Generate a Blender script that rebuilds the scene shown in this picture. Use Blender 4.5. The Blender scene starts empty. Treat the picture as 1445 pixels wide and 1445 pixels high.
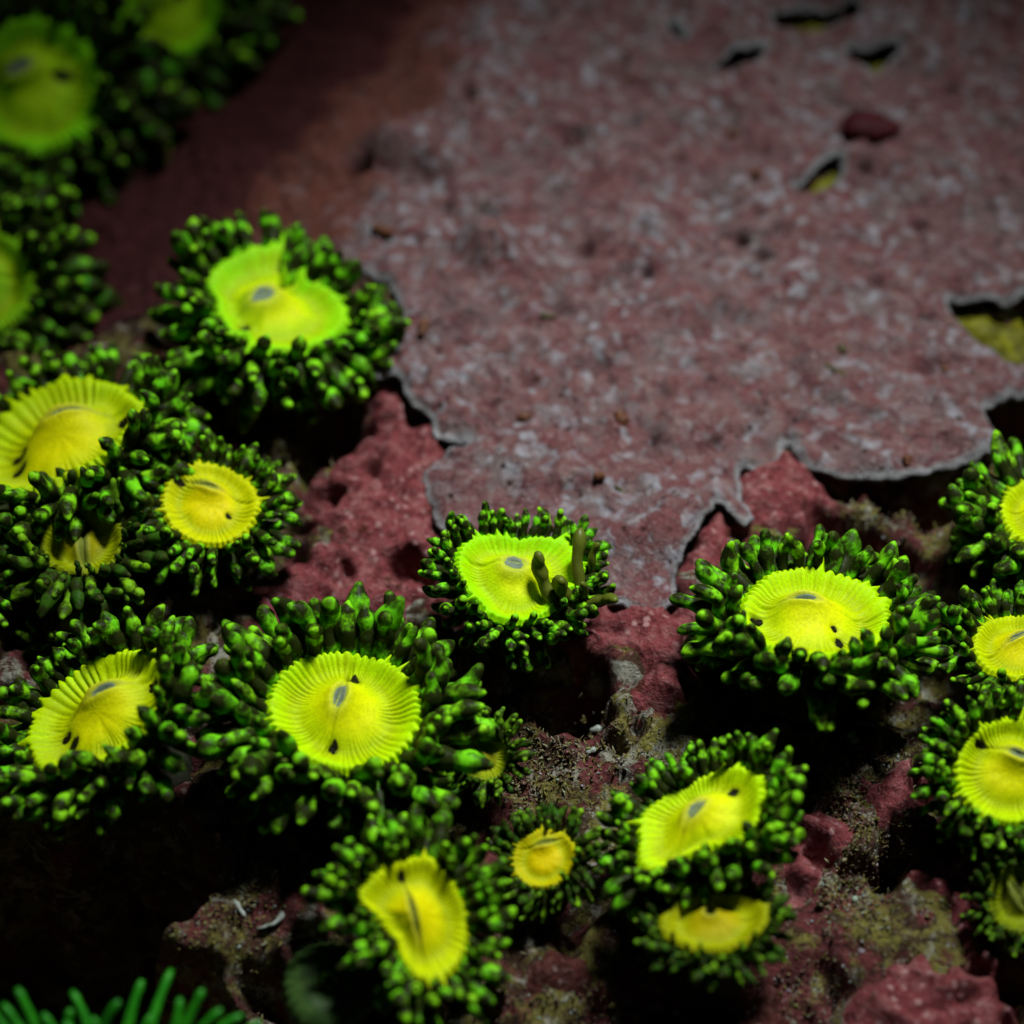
import bpy, math, random
import numpy as np
from mathutils import Vector, Matrix
from mathutils.geometry import delaunay_2d_cdt

# ------------------------------------------------------------------ units: code works in millimetres, scene in metres
S = 0.001
scene = bpy.context.scene
COL = scene.collection
random.seed(7)
RNG = np.random.default_rng(11)

# ------------------------------------------------------------------ camera
ELEV = math.radians(52); DIST = 150.0; HF = math.radians(14)
CAM = np.array([0.0, -DIST*math.cos(ELEV), DIST*math.sin(ELEV)])
FWD = -CAM/np.linalg.norm(CAM); RIGHT = np.array([1.0, 0, 0]); UPV = np.cross(RIGHT, FWD)
cd = bpy.data.cameras.new('camera'); co = bpy.data.objects.new('camera', cd); COL.objects.link(co)
co.location = Vector(CAM*S)
co.rotation_euler = (math.pi/2-ELEV, 0, 0)
cd.sensor_width = 36; cd.angle = 2*HF; cd.clip_start = 0.005; cd.clip_end = 10
cd.dof.use_dof = True; cd.dof.aperture_fstop = 19.0
scene.camera = co
TH = math.tan(HF)
def ray(px, py):
    return FWD + (px-722.5)/722.5*TH*RIGHT - (py-722.5)/722.5*TH*UPV
def G(px, py, z=0.0):
    d = ray(px, py); return CAM + d*((z-CAM[2])/d[2])
def onplane(px, py, P, n):
    d = ray(px, py); return CAM + d*(np.dot(P-CAM, n)/np.dot(d, n))
cd.dof.focus_distance = float(np.dot(G(720, 930, 4)-CAM, FWD))*S

# ------------------------------------------------------------------ world, lamp, exposure
w = bpy.data.worlds.new('World'); scene.world = w; w.use_nodes = True
bg = w.node_tree.nodes['Background']; bg.inputs['Color'].default_value = (0.35, 0.62, 0.75, 1); bg.inputs['Strength'].default_value = 0.016
ld = bpy.data.lights.new('dive_torch', 'SPOT'); lo = bpy.data.objects.new('dive_torch', ld); COL.objects.link(lo)
aim = G(850, 790, 3); lpos = aim + 300*np.array([0.20, 0.36, 0.911])
lo.location = Vector(lpos*S); lo.rotation_euler = Vector((aim-lpos)*S).to_track_quat('-Z', 'Y').to_euler()
ld.energy = 6.5; ld.color = (0.93, 1.0, 0.96); ld.spot_size = math.radians(29); ld.spot_blend = 1.0; ld.shadow_soft_size = 0.03
vs = scene.view_settings
vs.view_transform = 'Standard'; vs.look = 'None'; vs.exposure = 0; vs.gamma = 1; vs.use_curve_mapping = False
scene.render.engine = 'CYCLES'

# ------------------------------------------------------------------ numeric helpers
def sstep(a, b, x):
    t = np.clip((np.asarray(x, float)-a)/(b-a), 0, 1); return t*t*(3-2*t)
def _h(ix, iy, seed):
    n = (ix.astype(np.int64)*374761393 + iy.astype(np.int64)*668265263 + seed*1442695041) & 0xffffffff
    n = ((n ^ (n >> 13))*1274126177) & 0xffffffff
    return ((n ^ (n >> 16)) & 0xffff)/32767.5-1
def noise2(x, y, seed=0):
    x = np.asarray(x, float); y = np.asarray(y, float)
    ix = np.floor(x); iy = np.floor(y); fx = x-ix; fy = y-iy
    ux = fx*fx*fx*(fx*(fx*6-15)+10); uy = fy*fy*fy*(fy*(fy*6-15)+10)
    a = _h(ix, iy, seed); b = _h(ix+1, iy, seed); c = _h(ix, iy+1, seed); d = _h(ix+1, iy+1, seed)
    return (a*(1-ux)+b*ux)*(1-uy)+(c*(1-ux)+d*ux)*uy
def fbm(x, y, scale, octv=3, seed=0, gain=0.5):
    s = 0; a = 1.0; f = 1.0/scale
    for k in range(octv):
        c, si = math.cos(0.7*k+seed), math.sin(0.7*k+seed)
        s = s + a*noise2((x*c-y*si)*f+13.7*k, (x*si+y*c)*f-7.1*k, seed+k*17); a *= gain; f *= 2.03
    return s
def inpoly(x, y, poly):
    r = np.zeros(x.shape, bool); n = len(poly)
    for i in range(n):
        x0, y0 = poly[i]; x1, y1 = poly[(i+1) % n]
        if y0 == y1: continue
        c = ((y0 > y) != (y1 > y)) & (x < (x1-x0)*(y-y0)/(y1-y0)+x0)
        r ^= c
    return r
def segdist(x, y, segs):
    d2 = np.full(x.shape, 1e18)
    for (x0, y0, x1, y1) in segs:
        dx, dy = x1-x0, y1-y0; L = dx*dx+dy*dy+1e-12
        t = np.clip(((x-x0)*dx+(y-y0)*dy)/L, 0, 1)
        d2 = np.minimum(d2, (x-x0-t*dx)**2+(y-y0-t*dy)**2)
    return np.sqrt(d2)
def psegs(poly): return [(*poly[i], *poly[(i+1) % len(poly)]) for i in range(len(poly))]
def sdf(x, y, poly):
    d = segdist(x, y, psegs(poly)); return np.where(inpoly(x, y, poly), -d, d)
def gp(pts, z=0.0): return [tuple(G(px, py, z)[:2]) for px, py in pts]

def mesh(name, verts, faces, attrs=None, smooth=True, colors=None):
    me = bpy.data.meshes.new(name)
    v = np.asarray(verts, np.float32)*S
    me.from_pydata(v.tolist() if len(v) < 3 else [tuple(p) for p in v.tolist()], [], [tuple(f) for f in (faces.tolist() if hasattr(faces, 'tolist') else faces)])
    if attrs:
        for k, a in attrs.items():
            at = me.attributes.new(k, 'FLOAT', 'POINT'); at.data.foreach_set('value', np.asarray(a, np.float32))
    if colors is not None:
        at = me.attributes.new('tint', 'FLOAT_COLOR', 'POINT')
        c = np.concatenate([np.asarray(colors, np.float32), np.ones((len(colors), 1), np.float32)], 1)
        at.data.foreach_set('color', c.ravel())
    if smooth: me.shade_smooth()
    me.update()
    return me
def link(name, me, mat=None, parent=None, loc=None):
    o = bpy.data.objects.new(name, me); COL.objects.link(o)
    if mat is not None and me is not None and not me.materials: me.materials.append(mat)
    if parent is not None: o.parent = parent
    if loc is not None: o.location = Vector(np.asarray(loc)*S)
    return o
LABELS = set()
def tag(o, label=None, cat=None, group=None, kind=None):
    if label: o['label'] = label; assert label not in LABELS or group, label; LABELS.add(label)
    if cat: o['category'] = cat
    if group: o['group'] = group
    if kind: o['kind'] = kind
    return o

# ------------------------------------------------------------------ materials
class NT:
    def __init__(s, name):
        s.m = bpy.data.materials.new(name); s.m.use_nodes = True; s.t = s.m.node_tree
        s.b = s.t.nodes['Principled BSDF']; s.tc = s.n('ShaderNodeTexCoord')
        mp = s.n('ShaderNodeVectorMath'); mp.operation = 'SCALE'; mp.inputs['Scale'].default_value = 1000
        s.l(s.tc.outputs['Object'], mp.inputs[0]); s.mm = mp.outputs[0]          # object space in mm
    def n(s, t): return s.t.nodes.new(t)
    def l(s, a, b): s.t.links.new(a, b)
    def put(s, sock, v):
        if hasattr(v, 'is_output') or isinstance(v, bpy.types.NodeSocket): s.l(v, sock)
        else: sock.default_value = (*v, 1) if isinstance(v, tuple) and len(v) == 3 and sock.type == 'RGBA' else v
    def noise(s, scale, detail=3, rough=0.5, vec=None, dist=0.0):
        n = s.n('ShaderNodeTexNoise'); n.inputs['Scale'].default_value = scale; n.inputs['Detail'].default_value = detail
        n.inputs['Roughness'].default_value = rough; n.inputs['Distortion'].default_value = dist
        s.l(vec if vec is not None else s.mm, n.inputs['Vector']); return n.outputs['Fac']
    def vor(s, scale, vec=None, feature='F1', out='Distance', rnd=1.0):
        n = s.n('ShaderNodeTexVoronoi'); n.feature = feature; n.inputs['Scale'].default_value = scale; n.inputs['Randomness'].default_value = rnd
        s.l(vec if vec is not None else s.mm, n.inputs['Vector']); return n.outputs[out]
    def ramp(s, fac, stops):
        n = s.n('ShaderNodeValToRGB'); e = n.color_ramp.elements
        while len(e) < len(stops): e.new(0.5)
        for i, (p, c) in enumerate(stops):
            e[i].position = p; e[i].color = (*c, 1) if not isinstance(c, (int, float)) else (c, c, c, 1)
        s.l(fac, n.inputs['Fac']); return n.outputs['Color']
    def mix(s, fac, a, b, mode='MIX'):
        n = s.n('ShaderNodeMix'); n.data_type = 'RGBA'; n.blend_type = mode
        s.put(n.inputs['Factor'], fac); s.put(n.inputs['A'], a); s.put(n.inputs['B'], b); return n.outputs['Result']
    def math(s, op, a, b=0.0, c=0.0):
        n = s.n('ShaderNodeMath'); n.operation = op
        for i, v in enumerate((a, b, c)): s.put(n.inputs[i], v)
        return n.outputs[0]
    def attr(s, name, out='Fac'):
        n = s.n('ShaderNodeAttribute'); n.attribute_name = name; return n.outputs[out]
    def bump(s, h, dist, strength=1.0):
        n = s.n('ShaderNodeBump'); n.inputs['Distance'].default_value = dist*S; n.inputs['Strength'].default_value = strength
        s.l(h, n.inputs['Height']); s.l(n.outputs[0], s.b.inputs['Normal'])
    def fin(s, col, rough=0.6, spec=0.4, sss=0.0, rad=0.4, coat=0.0):
        s.put(s.b.inputs['Base Color'], col); s.put(s.b.inputs['Roughness'], rough); s.b.inputs['Specular IOR Level'].default_value = spec
        if sss:
            s.b.inputs['Subsurface Weight'].default_value = sss; s.b.inputs['Subsurface Scale'].default_value = rad*S
            s.b.inputs['Subsurface Radius'].default_value = (1, 0.8, 0.4)
        if coat: s.b.inputs['Coat Weight'].default_value = coat; s.b.inputs['Coat Roughness'].default_value = 0.15
        return s.m

def m_rock():
    t = NT('reef_rock')
    big = t.noise(0.24, 4, 0.65); mid = t.noise(0.9, 5, 0.7, dist=0.5); fine = t.noise(3.0, 5, 0.68)
    c = t.mix(mid, (0.030, 0.012, 0.008), (0.10, 0.050, 0.030))
    wet = t.mix(fine, (0.16, 0.13, 0.012), (0.26, 0.24, 0.07))                         # olive yellow film
    c = t.mix(t.ramp(t.noise(0.33, 5, 0.7, dist=0.5), [(0.47, 0.0), (0.56, 0.9)]), c, wet)
    cream = t.mix(fine, (0.20, 0.17, 0.12), (0.46, 0.46, 0.40))                        # cream limestone
    c = t.mix(t.ramp(t.noise(0.42, 5, 0.72, dist=0.9), [(0.53, 0.0), (0.60, 0.9)]), c, cream)
    red = t.mix(fine, (0.075, 0.010, 0.013), (0.22, 0.055, 0.060))                     # thin crimson film
    c = t.mix(t.ramp(big, [(0.505, 0.0), (0.56, 0.95)]), c, red)
    c = t.mix(t.ramp(fine, [(0.60, 0.0), (0.70, 0.8)]), c, (0.36, 0.38, 0.34))
    c = t.mix(t.ramp(fine, [(0.34, 0.85), (0.44, 0.0)]), c, (0.022, 0.010, 0.006))
    c = t.mix(t.ramp(mid, [(0.34, 0.9), (0.44, 0.0)]), c, (0.018, 0.008, 0.006))
    t.bump(t.math('ADD', mid, t.math('MULTIPLY', fine, 0.6)), 0.9, 1.0)
    return t.fin(c, 0.6, 0.15)
def m_plate():
    t = NT('coralline_plate')
    wv = t.n('ShaderNodeVectorMath'); wv.operation = 'ADD'
    nz = t.n('ShaderNodeTexNoise'); nz.inputs['Scale'].default_value = 0.9; nz.inputs['Detail'].default_value = 3; t.l(t.mm, nz.inputs['Vector'])
    sc = t.n('ShaderNodeVectorMath'); sc.operation = 'SCALE'; sc.inputs['Scale'].default_value = 2.2; t.l(nz.outputs['Color'], sc.inputs[0])
    t.l(t.mm, wv.inputs[0]); t.l(sc.outputs[0], wv.inputs[1]); W = wv.outputs[0]
    big = t.noise(0.13, 4, 0.6); mid = t.noise(0.70, 5, 0.64, W); fine = t.noise(2.5, 4, 0.64, W)
    c = t.ramp(mid, [(0.32, (0.075, 0.026, 0.030)), (0.44, (0.150, 0.060, 0.060)), (0.54, (0.175, 0.090, 0.084)), (0.66, (0.23, 0.165, 0.15))])
    c = t.mix(t.ramp(big, [(0.38, 0.0), (0.62, 0.6)]), c, (0.165, 0.050, 0.052))
    c = t.mix(t.ramp(t.noise(0.32, 4, 0.6, W), [(0.48, 0.0), (0.66, 0.65)]), c, (0.13, 0.118, 0.112))
    sp = t.vor(0.80, W, 'SMOOTH_F1'); pick = t.noise(0.24, 3)
    c = t.mix(t.math('MULTIPLY', t.ramp(sp, [(0.16, 0.95), (0.42, 0.0)]), t.ramp(pick, [(0.36, 0.0), (0.58, 0.95)])), c, (0.31, 0.32, 0.345))
    sp2 = t.vor(1.8, W); pk2 = t.noise(0.5, 2, 0.5)
    c = t.mix(t.math('MULTIPLY', t.ramp(sp2, [(0.12, 0.9), (0.38, 0.0)]), t.ramp(pk2, [(0.43, 0.0), (0.60, 0.9)])), c, (0.29, 0.26, 0.24))
    c = t.mix(t.ramp(fine, [(0.56, 0.0), (0.70, 0.6)]), c, (0.26, 0.23, 0.21))
    c = t.mix(t.ramp(fine, [(0.30, 0.65), (0.43, 0.0)]), c, (0.06, 0.018, 0.02))
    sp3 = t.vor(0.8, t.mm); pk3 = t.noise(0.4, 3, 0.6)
    c = t.mix(t.math('MULTIPLY', t.ramp(sp3, [(0.11, 0.95), (0.25, 0.0)]), t.ramp(pk3, [(0.44, 0.0), (0.54, 1.0)])), c, (0.022, 0.009, 0.005))  # dark specks painted for the shade inside small pits
    ed = t.attr('edge')                                                    # mm from the growing margin
    e = t.math('ADD', t.math('MULTIPLY', ed, 0.25), t.math('MULTIPLY', t.math('SUBTRACT', t.noise(0.22, 2), 0.45), 0.22))
    c = t.mix(t.ramp(e, [(0.035, 0.95), (0.11, 0.0)]), c, t.mix(fine, (0.24, 0.22, 0.21), (0.38, 0.41, 0.42)))
    zn = t.math('ADD', t.attr('zone'), t.math('MULTIPLY', t.math('SUBTRACT', mid, 0.5), 0.9))
    c = t.mix(t.ramp(zn, [(0.12, 0.0), (0.52, 0.85)]), c, t.mix(fine, (0.035, 0.006, 0.005), (0.21, 0.060, 0.030)))
    c = t.mix(t.ramp(zn, [(0.55, 0.0), (1.0, 0.95)]), c, t.mix(fine, (0.008, 0.002, 0.003), (0.080, 0.014, 0.016)))
    c = t.mix(1.0, c, (0.98, 0.93, 0.99), 'MULTIPLY')
    t.bump(t.math('ADD', mid, t.math('MULTIPLY', fine, 0.7)), 0.6, 1.0)
    return t.fin(c, 0.55, 0.15)
def m_crust(name, c0, c1, c2):
    t = NT(name)
    mid = t.noise(0.7, 5, 0.65, dist=0.4); fine = t.noise(2.6, 5, 0.65)
    c = t.ramp(mid, [(0.32, c0), (0.50, c1), (0.68, c2)])
    sp = t.vor(1.1); pk = t.noise(0.6, 2)
    c = t.mix(t.math('MULTIPLY', t.ramp(sp, [(0.16, 1.0), (0.34, 0.0)]), t.ramp(pk, [(0.40, 0.0), (0.54, 0.9)])), c, tuple(min(1, x*1.15+0.10) for x in c2))
    c = t.mix(t.ramp(fine, [(0.55, 0.0), (0.68, 0.55)]), c, tuple(min(1, x*1.1+0.05) for x in c2))
    c = t.mix(t.ramp(fine, [(0.32, 0.7), (0.44, 0.0)]), c, (0.045, 0.007, 0.006))
    c = t.mix(t.ramp(t.noise(0.4, 4, 0.7), [(0.60, 0.0), (0.66, 0.9)]), c, (0.06, 0.014, 0.006))
    t.bump(t.math('ADD', mid, t.math('MULTIPLY', fine, 0.6)), 0.6, 1.0)
    return t.fin(c, 0.55, 0.15)
def m_disc():
    t = NT('oral_disc')
    oi = t.n('ShaderNodeObjectInfo'); rho = t.attr('rho')
    nz = t.noise(0.55, 3, 0.6); fine = t.noise(5.0, 3, 0.6)
    f = t.math('ADD', rho, t.math('MULTIPLY', t.math('SUBTRACT', nz, 0.5), 0.45))
    k = t.ramp(f, [(0.30, 0.0), (0.95, 1.0)])
    cen = t.mix(oi.outputs['Alpha'], oi.outputs['Color'], (0.88, 0.66, 0.0))
    c = t.mix(k, cen, oi.outputs['Color'])
    olive = t.ramp(f, [(0.42, 0.0), (0.60, 0.6), (0.80, 0.0)])                # olive ring outside the oral cone; moat shading put into the colour
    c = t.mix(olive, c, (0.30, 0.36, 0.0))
    c = t.mix(t.ramp(fine, [(0.38, 0.30), (0.58, 0.0)]), c, (0.34, 0.34, 0.0))
    st = t.attr('streak'); c = t.mix(t.math('MULTIPLY', st, 0.5), c, (0.28, 0.38, 0.0))
    c = t.mix(t.math('MULTIPLY', t.attr('lip'), 0.75), c, (0.20, 0.24, 0.05))
    c = t.mix(t.math('MULTIPLY', t.attr('halo'), 0.9), c, (0.035, 0.030, 0.002))
    c = t.mix(1.0, c, (0.94, 0.94, 0.94), 'MULTIPLY')
    t.bump(fine, 0.08, 0.5)
    return t.fin(c, 0.55, 0.1, 0.25, 0.45)
def m_tent(name, bright, dim, thr):
    t = NT(name)
    oi = t.n('ShaderNodeObjectInfo'); T = t.attr('along'); rnd = oi.outputs['Random']
    of = t.n('ShaderNodeVectorMath'); of.operation = 'ADD'
    cb = t.n('ShaderNodeCombineXYZ'); r40 = t.math('MULTIPLY', rnd, 40.0)
    for i in range(3): t.l(r40, cb.inputs[i])
    t.l(t.tc.outputs['Object'], of.inputs[0]); 
    sc = t.n('ShaderNodeVectorMath'); sc.operation = 'SCALE'; sc.inputs['Scale'].default_value = 1000
    t.l(t.tc.outputs['Object'], sc.inputs[0]); t.l(sc.outputs[0], of.inputs[0]); t.l(cb.outputs[0], of.inputs[1])
    n = t.noise(4.0, 3, 0.55, of.outputs[0]); n2 = t.noise(12.0, 2, 0.5, of.outputs[0])
    band = t.math('SINE', t.math('ADD', t.math('MULTIPLY', T, 13.0), t.math('MULTIPLY', rnd, 2.2)))
    v = t.math('ADD', t.math('MULTIPLY', band, 0.15), t.math('ADD', n, t.math('MULTIPLY', n2, 0.42)))
    tip = t.ramp(T, [(0.0, 0.0), (0.35, 0.06), (0.75, 0.16), (0.93, 0.20), (1.0, 0.10)])
    v = t.math('ADD', v, tip)
    mask = t.ramp(v, [(thr-0.10, 0.0), (thr+0.06, 0.35), (thr+0.30, 1.0)])
    g = t.mix(t.noise(2.2, 2, 0.5, of.outputs[0]), bright, dim)
    g = t.mix(t.ramp(rnd, [(0.3, 0.0), (1.0, 0.7)]), g, (0.26, 0.55, 0.010))
    c = t.mix(mask, (0.016, 0.022, 0.004), g)
    c = t.mix(t.math('MULTIPLY', t.ramp(T, [(0.86, 0.0), (0.97, 0.85)]), t.ramp(rnd, [(0.42, 1.0), (0.55, 0.0)])), c, (0.036, 0.034, 0.006))
    t.bump(n2, 0.05, 0.5)
    return t.fin(c, 0.45, 0.06, 0.2, 0.35)
def m_plain(name, c0, c1, scale=1.0, rough=0.5, spec=0.15, bump=0.15, sss=0):
    t = NT(name); n = t.noise(scale, 4, 0.6)
    t.bump(n, bump, 0.8)
    return t.fin(t.ramp(n, [(0.35, c0), (0.65, c1)]), rough, spec, sss)
def m_tint(name, rough=0.5):
    t = NT(name); n = t.noise(3.0, 3); c = t.mix(t.math('MULTIPLY', n, 0.6), t.attr('tint', 'Color'), (0.05, 0.04, 0.03))
    return t.fin(c, rough, 0.4)

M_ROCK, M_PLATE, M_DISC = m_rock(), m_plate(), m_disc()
M_RED = m_crust('red_coralline', (0.085, 0.013, 0.016), (0.185, 0.036, 0.042), (0.25, 0.095, 0.095))
M_MAROON = m_crust('maroon_coralline', (0.030, 0.006, 0.005), (0.065, 0.014, 0.011), (0.095, 0.032, 0.026))
M_TENT = m_tent('tentacle_skin', (0.07, 0.46, 0.008), (0.24, 0.64, 0.010), 0.84)
M_TENT_DULL = m_tent('dull_tentacle_skin', (0.016, 0.085, 0.006), (0.045, 0.11, 0.008), 0.76)
M_TENT_SHADED = m_tent('shaded_tentacle_skin', (0.03, 0.26, 0.012), (0.10, 0.32, 0.012), 0.93)  # darker copy of the tentacle skin: upper left shadow put into the colour
M_TENT_BROWN = m_plain('brown_tentacle_skin', (0.050, 0.052, 0.006), (0.11, 0.14, 0.012), 1.6, 0.4, 0.2, 0.03)
M_COLUMN = m_plain('polyp_column', (0.016, 0.015, 0.009), (0.035, 0.038, 0.024), 0.9, 0.5, 0.1)
M_MOUTH = m_plain('mouth_lining', (0.11, 0.15, 0.10), (0.17, 0.21, 0.15), 2.0, 0.5, 0.05, 0.04)
M_MOUTH_OLIVE = m_plain('olive_mouth_lining', (0.10, 0.12, 0.012), (0.17, 0.19, 0.03), 2.0, 0.5, 0.05, 0.04)
M_BLACK = m_plain('black_pigment', (0.006, 0.006, 0.004), (0.014, 0.011, 0.004), 3.0, 0.5, 0.05, 0.05)
M_YELLOW = m_plain('yellow_sponge', (0.05, 0.045, 0.004), (0.19, 0.18, 0.008), 0.9, 0.5, 0.1, 0.4)
M_PELLET = m_plain('brown_detritus', (0.05, 0.014, 0.004), (0.13, 0.042, 0.010), 1.5, 0.6, 0.3, 0.1)
M_OLIVE_BIT = m_plain('olive_detritus', (0.03, 0.022, 0.006), (0.07, 0.06, 0.015), 1.5, 0.6, 0.3, 0.1)
M_MAROONLUMP = m_plain('maroon_lump_skin', (0.028, 0.004, 0.007), (0.065, 0.010, 0.013), 0.9, 0.5, 0.05, 0.3)
M_ANEM = m_plain('green_anemone', (0.010, 0.17, 0.005), (0.028, 0.29, 0.008), 1.0, 0.45, 0.3, 0.03)
M_WHITE = m_plain('white_shell', (0.10, 0.11, 0.09), (0.32, 0.35, 0.32), 2.0, 0.5, 0.4, 0.1)
M_GRAIN = m_tint('shell_grit')

# ------------------------------------------------------------------ the reef: outlines traced to ground positions
PZ = 1.3
PLATE = [(160, -140), (-120, 160), (-160, 420), (60, 450), (180, 400), (260, 370), (420, 350), (545, 380), (566, 420), (568, 470), (545, 508), (525, 530), (560, 520), (577, 540), (574, 560), (582, 574), (600, 578), (614, 580), (612, 592), (616, 606),
         (634, 614), (655, 611), (665, 605), (662, 618), (640, 624), (618, 634), (602, 650), (597, 668), (604, 690), (614, 706), (614, 724), (624, 744), (640, 756), (680, 800), (740, 840), (790, 852), (830, 850),
         (868, 858), (905, 866), (930, 858), (945, 838), (952, 815), (958, 790), (966, 770), (985, 745), (1000, 722), (1003, 708), (1022, 706), (1038, 722), (1052, 736), (1058, 718), (1050, 700), (1046, 680), (1040, 655), (1055, 645), (1078, 646),
         (1098, 640), (1106, 626), (1107, 610), (1116, 612), (1128, 626), (1140, 644), (1158, 652), (1175, 662), (1205, 664), (1216, 668), (1250, 672), (1285, 674), (1310, 664), (1340, 655), (1375, 646), (1405, 632), (1420, 618), (1410, 600),
         (1392, 580), (1388, 568), (1405, 556), (1445, 542), (1520, 520), (1640, 560), (1760, 300), (1760, -160), (1300, -260), (800, -200), (560, -200), (420, -100)]
HOLES = [[(1335, 405), (1362, 402), (1380, 410), (1402, 408), (1425, 416), (1450, 405), (1475, 430), (1462, 495), (1440, 500), (1412, 484), (1385, 472), (1365, 448), (1348, 428)],
         [(1004, 86), (1030, 78), (1050, 62), (1087, 54), (1078, 78), (1068, 98), (1040, 100), (1015, 98)],
         [(1110, 260), (1142, 246), (1160, 222), (1190, 214), (1190, 236), (1172, 254), (1150, 264)],
         [(1082, 14), (1110, 4), (1150, 10), (1190, 2), (1222, 14), (1200, 24), (1160, 26), (1128, 42), (1105, 38)],
         [(1190, 58), (1222, 62), (1274, 58), (1258, 82), (1238, 102), (1220, 92), (1208, 76)],
         [(935, 38), (952, 38), (970, 54), (958, 60), (942, 52)]]
CAVES = [  # (outline px, depth mm, wall width mm)
    ([(-260, 1125), (0, 1118), (70, 1120), (150, 1090), (225, 1112), (262, 1142), (300, 1165), (316, 1208), (302, 1248), (266, 1290), (236, 1322), (262, 1342), (330, 1338), (352, 1390), (320, 1470), (200, 1480), (-200, 1470)], 34, 5.0),
    ([(700, 985), (760, 965), (800, 935), (850, 935), (868, 975), (830, 1000), (770, 1020), (725, 1010)], 11, 2.4),
    ([(1130, 640), (1180, 665), (1260, 676), (1330, 662), (1400, 640), (1360, 720), (1320, 740), (1200, 700)], 7, 2.0),
    ([(1388, 565), (1450, 535), (1560, 530), (1540, 640), (1420, 640)], 10, 2.0),
    ([(320, 545), (500, 540), (520, 590), (480, 640), (430, 650), (410, 610), (340, 590)], 4.0, 2.5),
    ([(1250, 1150), (1350, 1150), (1420, 1190), (1340, 1215), (1290, 1225), (1260, 1245), (1235, 1215)], 9, 2.0),
    ([(340, 1325), (430, 1330), (440, 1390), (420, 1480), (330, 1440)], 10, 3.0),
    ([(560, 1420), (760, 1400), (900, 1330), (1080, 1370), (1180, 1330), (1230, 1380), (1210, 1480), (600, 1520)], 3.5, 4.0),
    ([(1000, 975), (1150, 985), (1270, 960), (1260, 1010), (1160, 1030), (1040, 1010)], 5, 2.5),
    ([(1380, 1350), (1470, 1340), (1500, 1480), (1430, 1450)], 8, 3.0),
    ([(930, 820), (985, 830), (980, 900), (935, 870)], 4, 1.5),
    ([(330, 700), (440, 700), (450, 780), (330, 810)], 3, 2.0),
]
CAVES_G = [(gp(p), d, w_) for p, d, w_ in CAVES]
PLATE_G = gp(PLATE, PZ)
HOLES_G = [gp(h, PZ) for h in HOLES]
def H(x, y):
    x = np.asarray(x, float); y = np.asarray(y, float)
    z = 1.1*fbm(x, y, 13, 2, 3)
    lump = 1-np.abs(fbm(x, y, 4.2, 3, 5)); z = z+1.2*(lump-0.6)
    z = z+0.42*fbm(x, y, 1.3, 3, 9)
    # the reef falls away towards the back left
    tl = G(330, 330, 0); q = (-(x-tl[0])*0.75+(y-tl[1])*0.62)
    z = z-8*sstep(0, 34, q)
    z = z-2.8*sstep(0.35, 0.85, fbm(x, y, 4.0, 3, 21))-0.30
    wx = x+0.9*fbm(x, y, 2.6, 2, 31); wy = y+0.9*fbm(x, y, 2.6, 2, 37)
    near = np.ones(x.shape, bool)
    for poly, dep, wd in CAVES_G:
        b = np.array(poly); m = (wx > b[:, 0].min()-3) & (wx < b[:, 0].max()+3) & (wy > b[:, 1].min()-3) & (wy < b[:, 1].max()+3)
        if m.any():
            s = np.full(x.shape, 9.0); s[m] = sdf(wx[m], wy[m], poly)
            z = z-dep*sstep(0.6, -wd, s)
    return z
def plate_top(x, y):
    z = PZ+0.7*fbm(x, y, 22, 2, 41)+0.62*fbm(x, y, 6, 3, 43)
    z = z+0.46*fbm(x, y, 2.1, 3, 47)-0.35*np.clip(fbm(x, y, 1.0, 2, 51)-0.5, 0, 1)
    for px, py, r, h in LUMPS:
        c = G(px, py, PZ); z = z+h*np.exp(-(((x-c[0])**2+(y-c[1])**2)/r**2)**1.5)
    for px, py, r, h in PITS:
        c = G(px, py, PZ); z = z-h*np.exp(-(((x-c[0])**2+(y-c[1])**2)/r**2)**2)
    tl = G(560, 215, 0); q = (-(x-tl[0])*0.85+(y-tl[1])*0.5)
    return z-7.5*sstep(0, 26, q)
LUMPS = [(575, 205, 2.9, 3.2), (630, 235, 1.7, 1.5), (690, 350, 2.3, 2.6), (750, 390, 2.4, 1.3), (660, 290, 1.6, 0.9), (1000, 20, 3, 1.2), (1300, 60, 3, 1.0), (1060, 110, 2.4, 0.8), (870, 470, 3.5, 0.5), (1250, 560, 2.6, 0.6), (760, 640, 2.8, 0.5), (900, 730, 4, 0.6), (1350, 250, 4, 0.6)]
PITS = [(806, 195, 1.0, 1.0), (895, 176, 0.5, 0.8), (663, 133, 0.6, 0.8), (1050, 330, 0.6, 1.0), (1078, 350, 0.6, 0.7), (915, 372, 0.5, 0.8), (1222, 236, 0.6, 0.9), (1340, 130, 0.7, 0.7), (505, 232, 1.0, 1.0),
        (830, 345, 0.6, 0.6), (870, 100, 0.7, 0.6), (1240, 385, 0.5, 0.6), (1310, 435, 0.5, 0.7), (800, 430, 0.7, 0.5), (920, 620, 0.5, 0.6), (1010, 620, 0.6, 0.5), (690, 300, 0.7, 0.8)]
PITS = [(a, b, c*1.1, d*1.9) for a, b, c, d in PITS]
for k in range(120):
    px, py = random.uniform(560, 1440), random.uniform(10, 640)
    PITS.append((px, py, random.uniform(0.22, 0.55), random.uniform(0.3, 0.9)))

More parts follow.
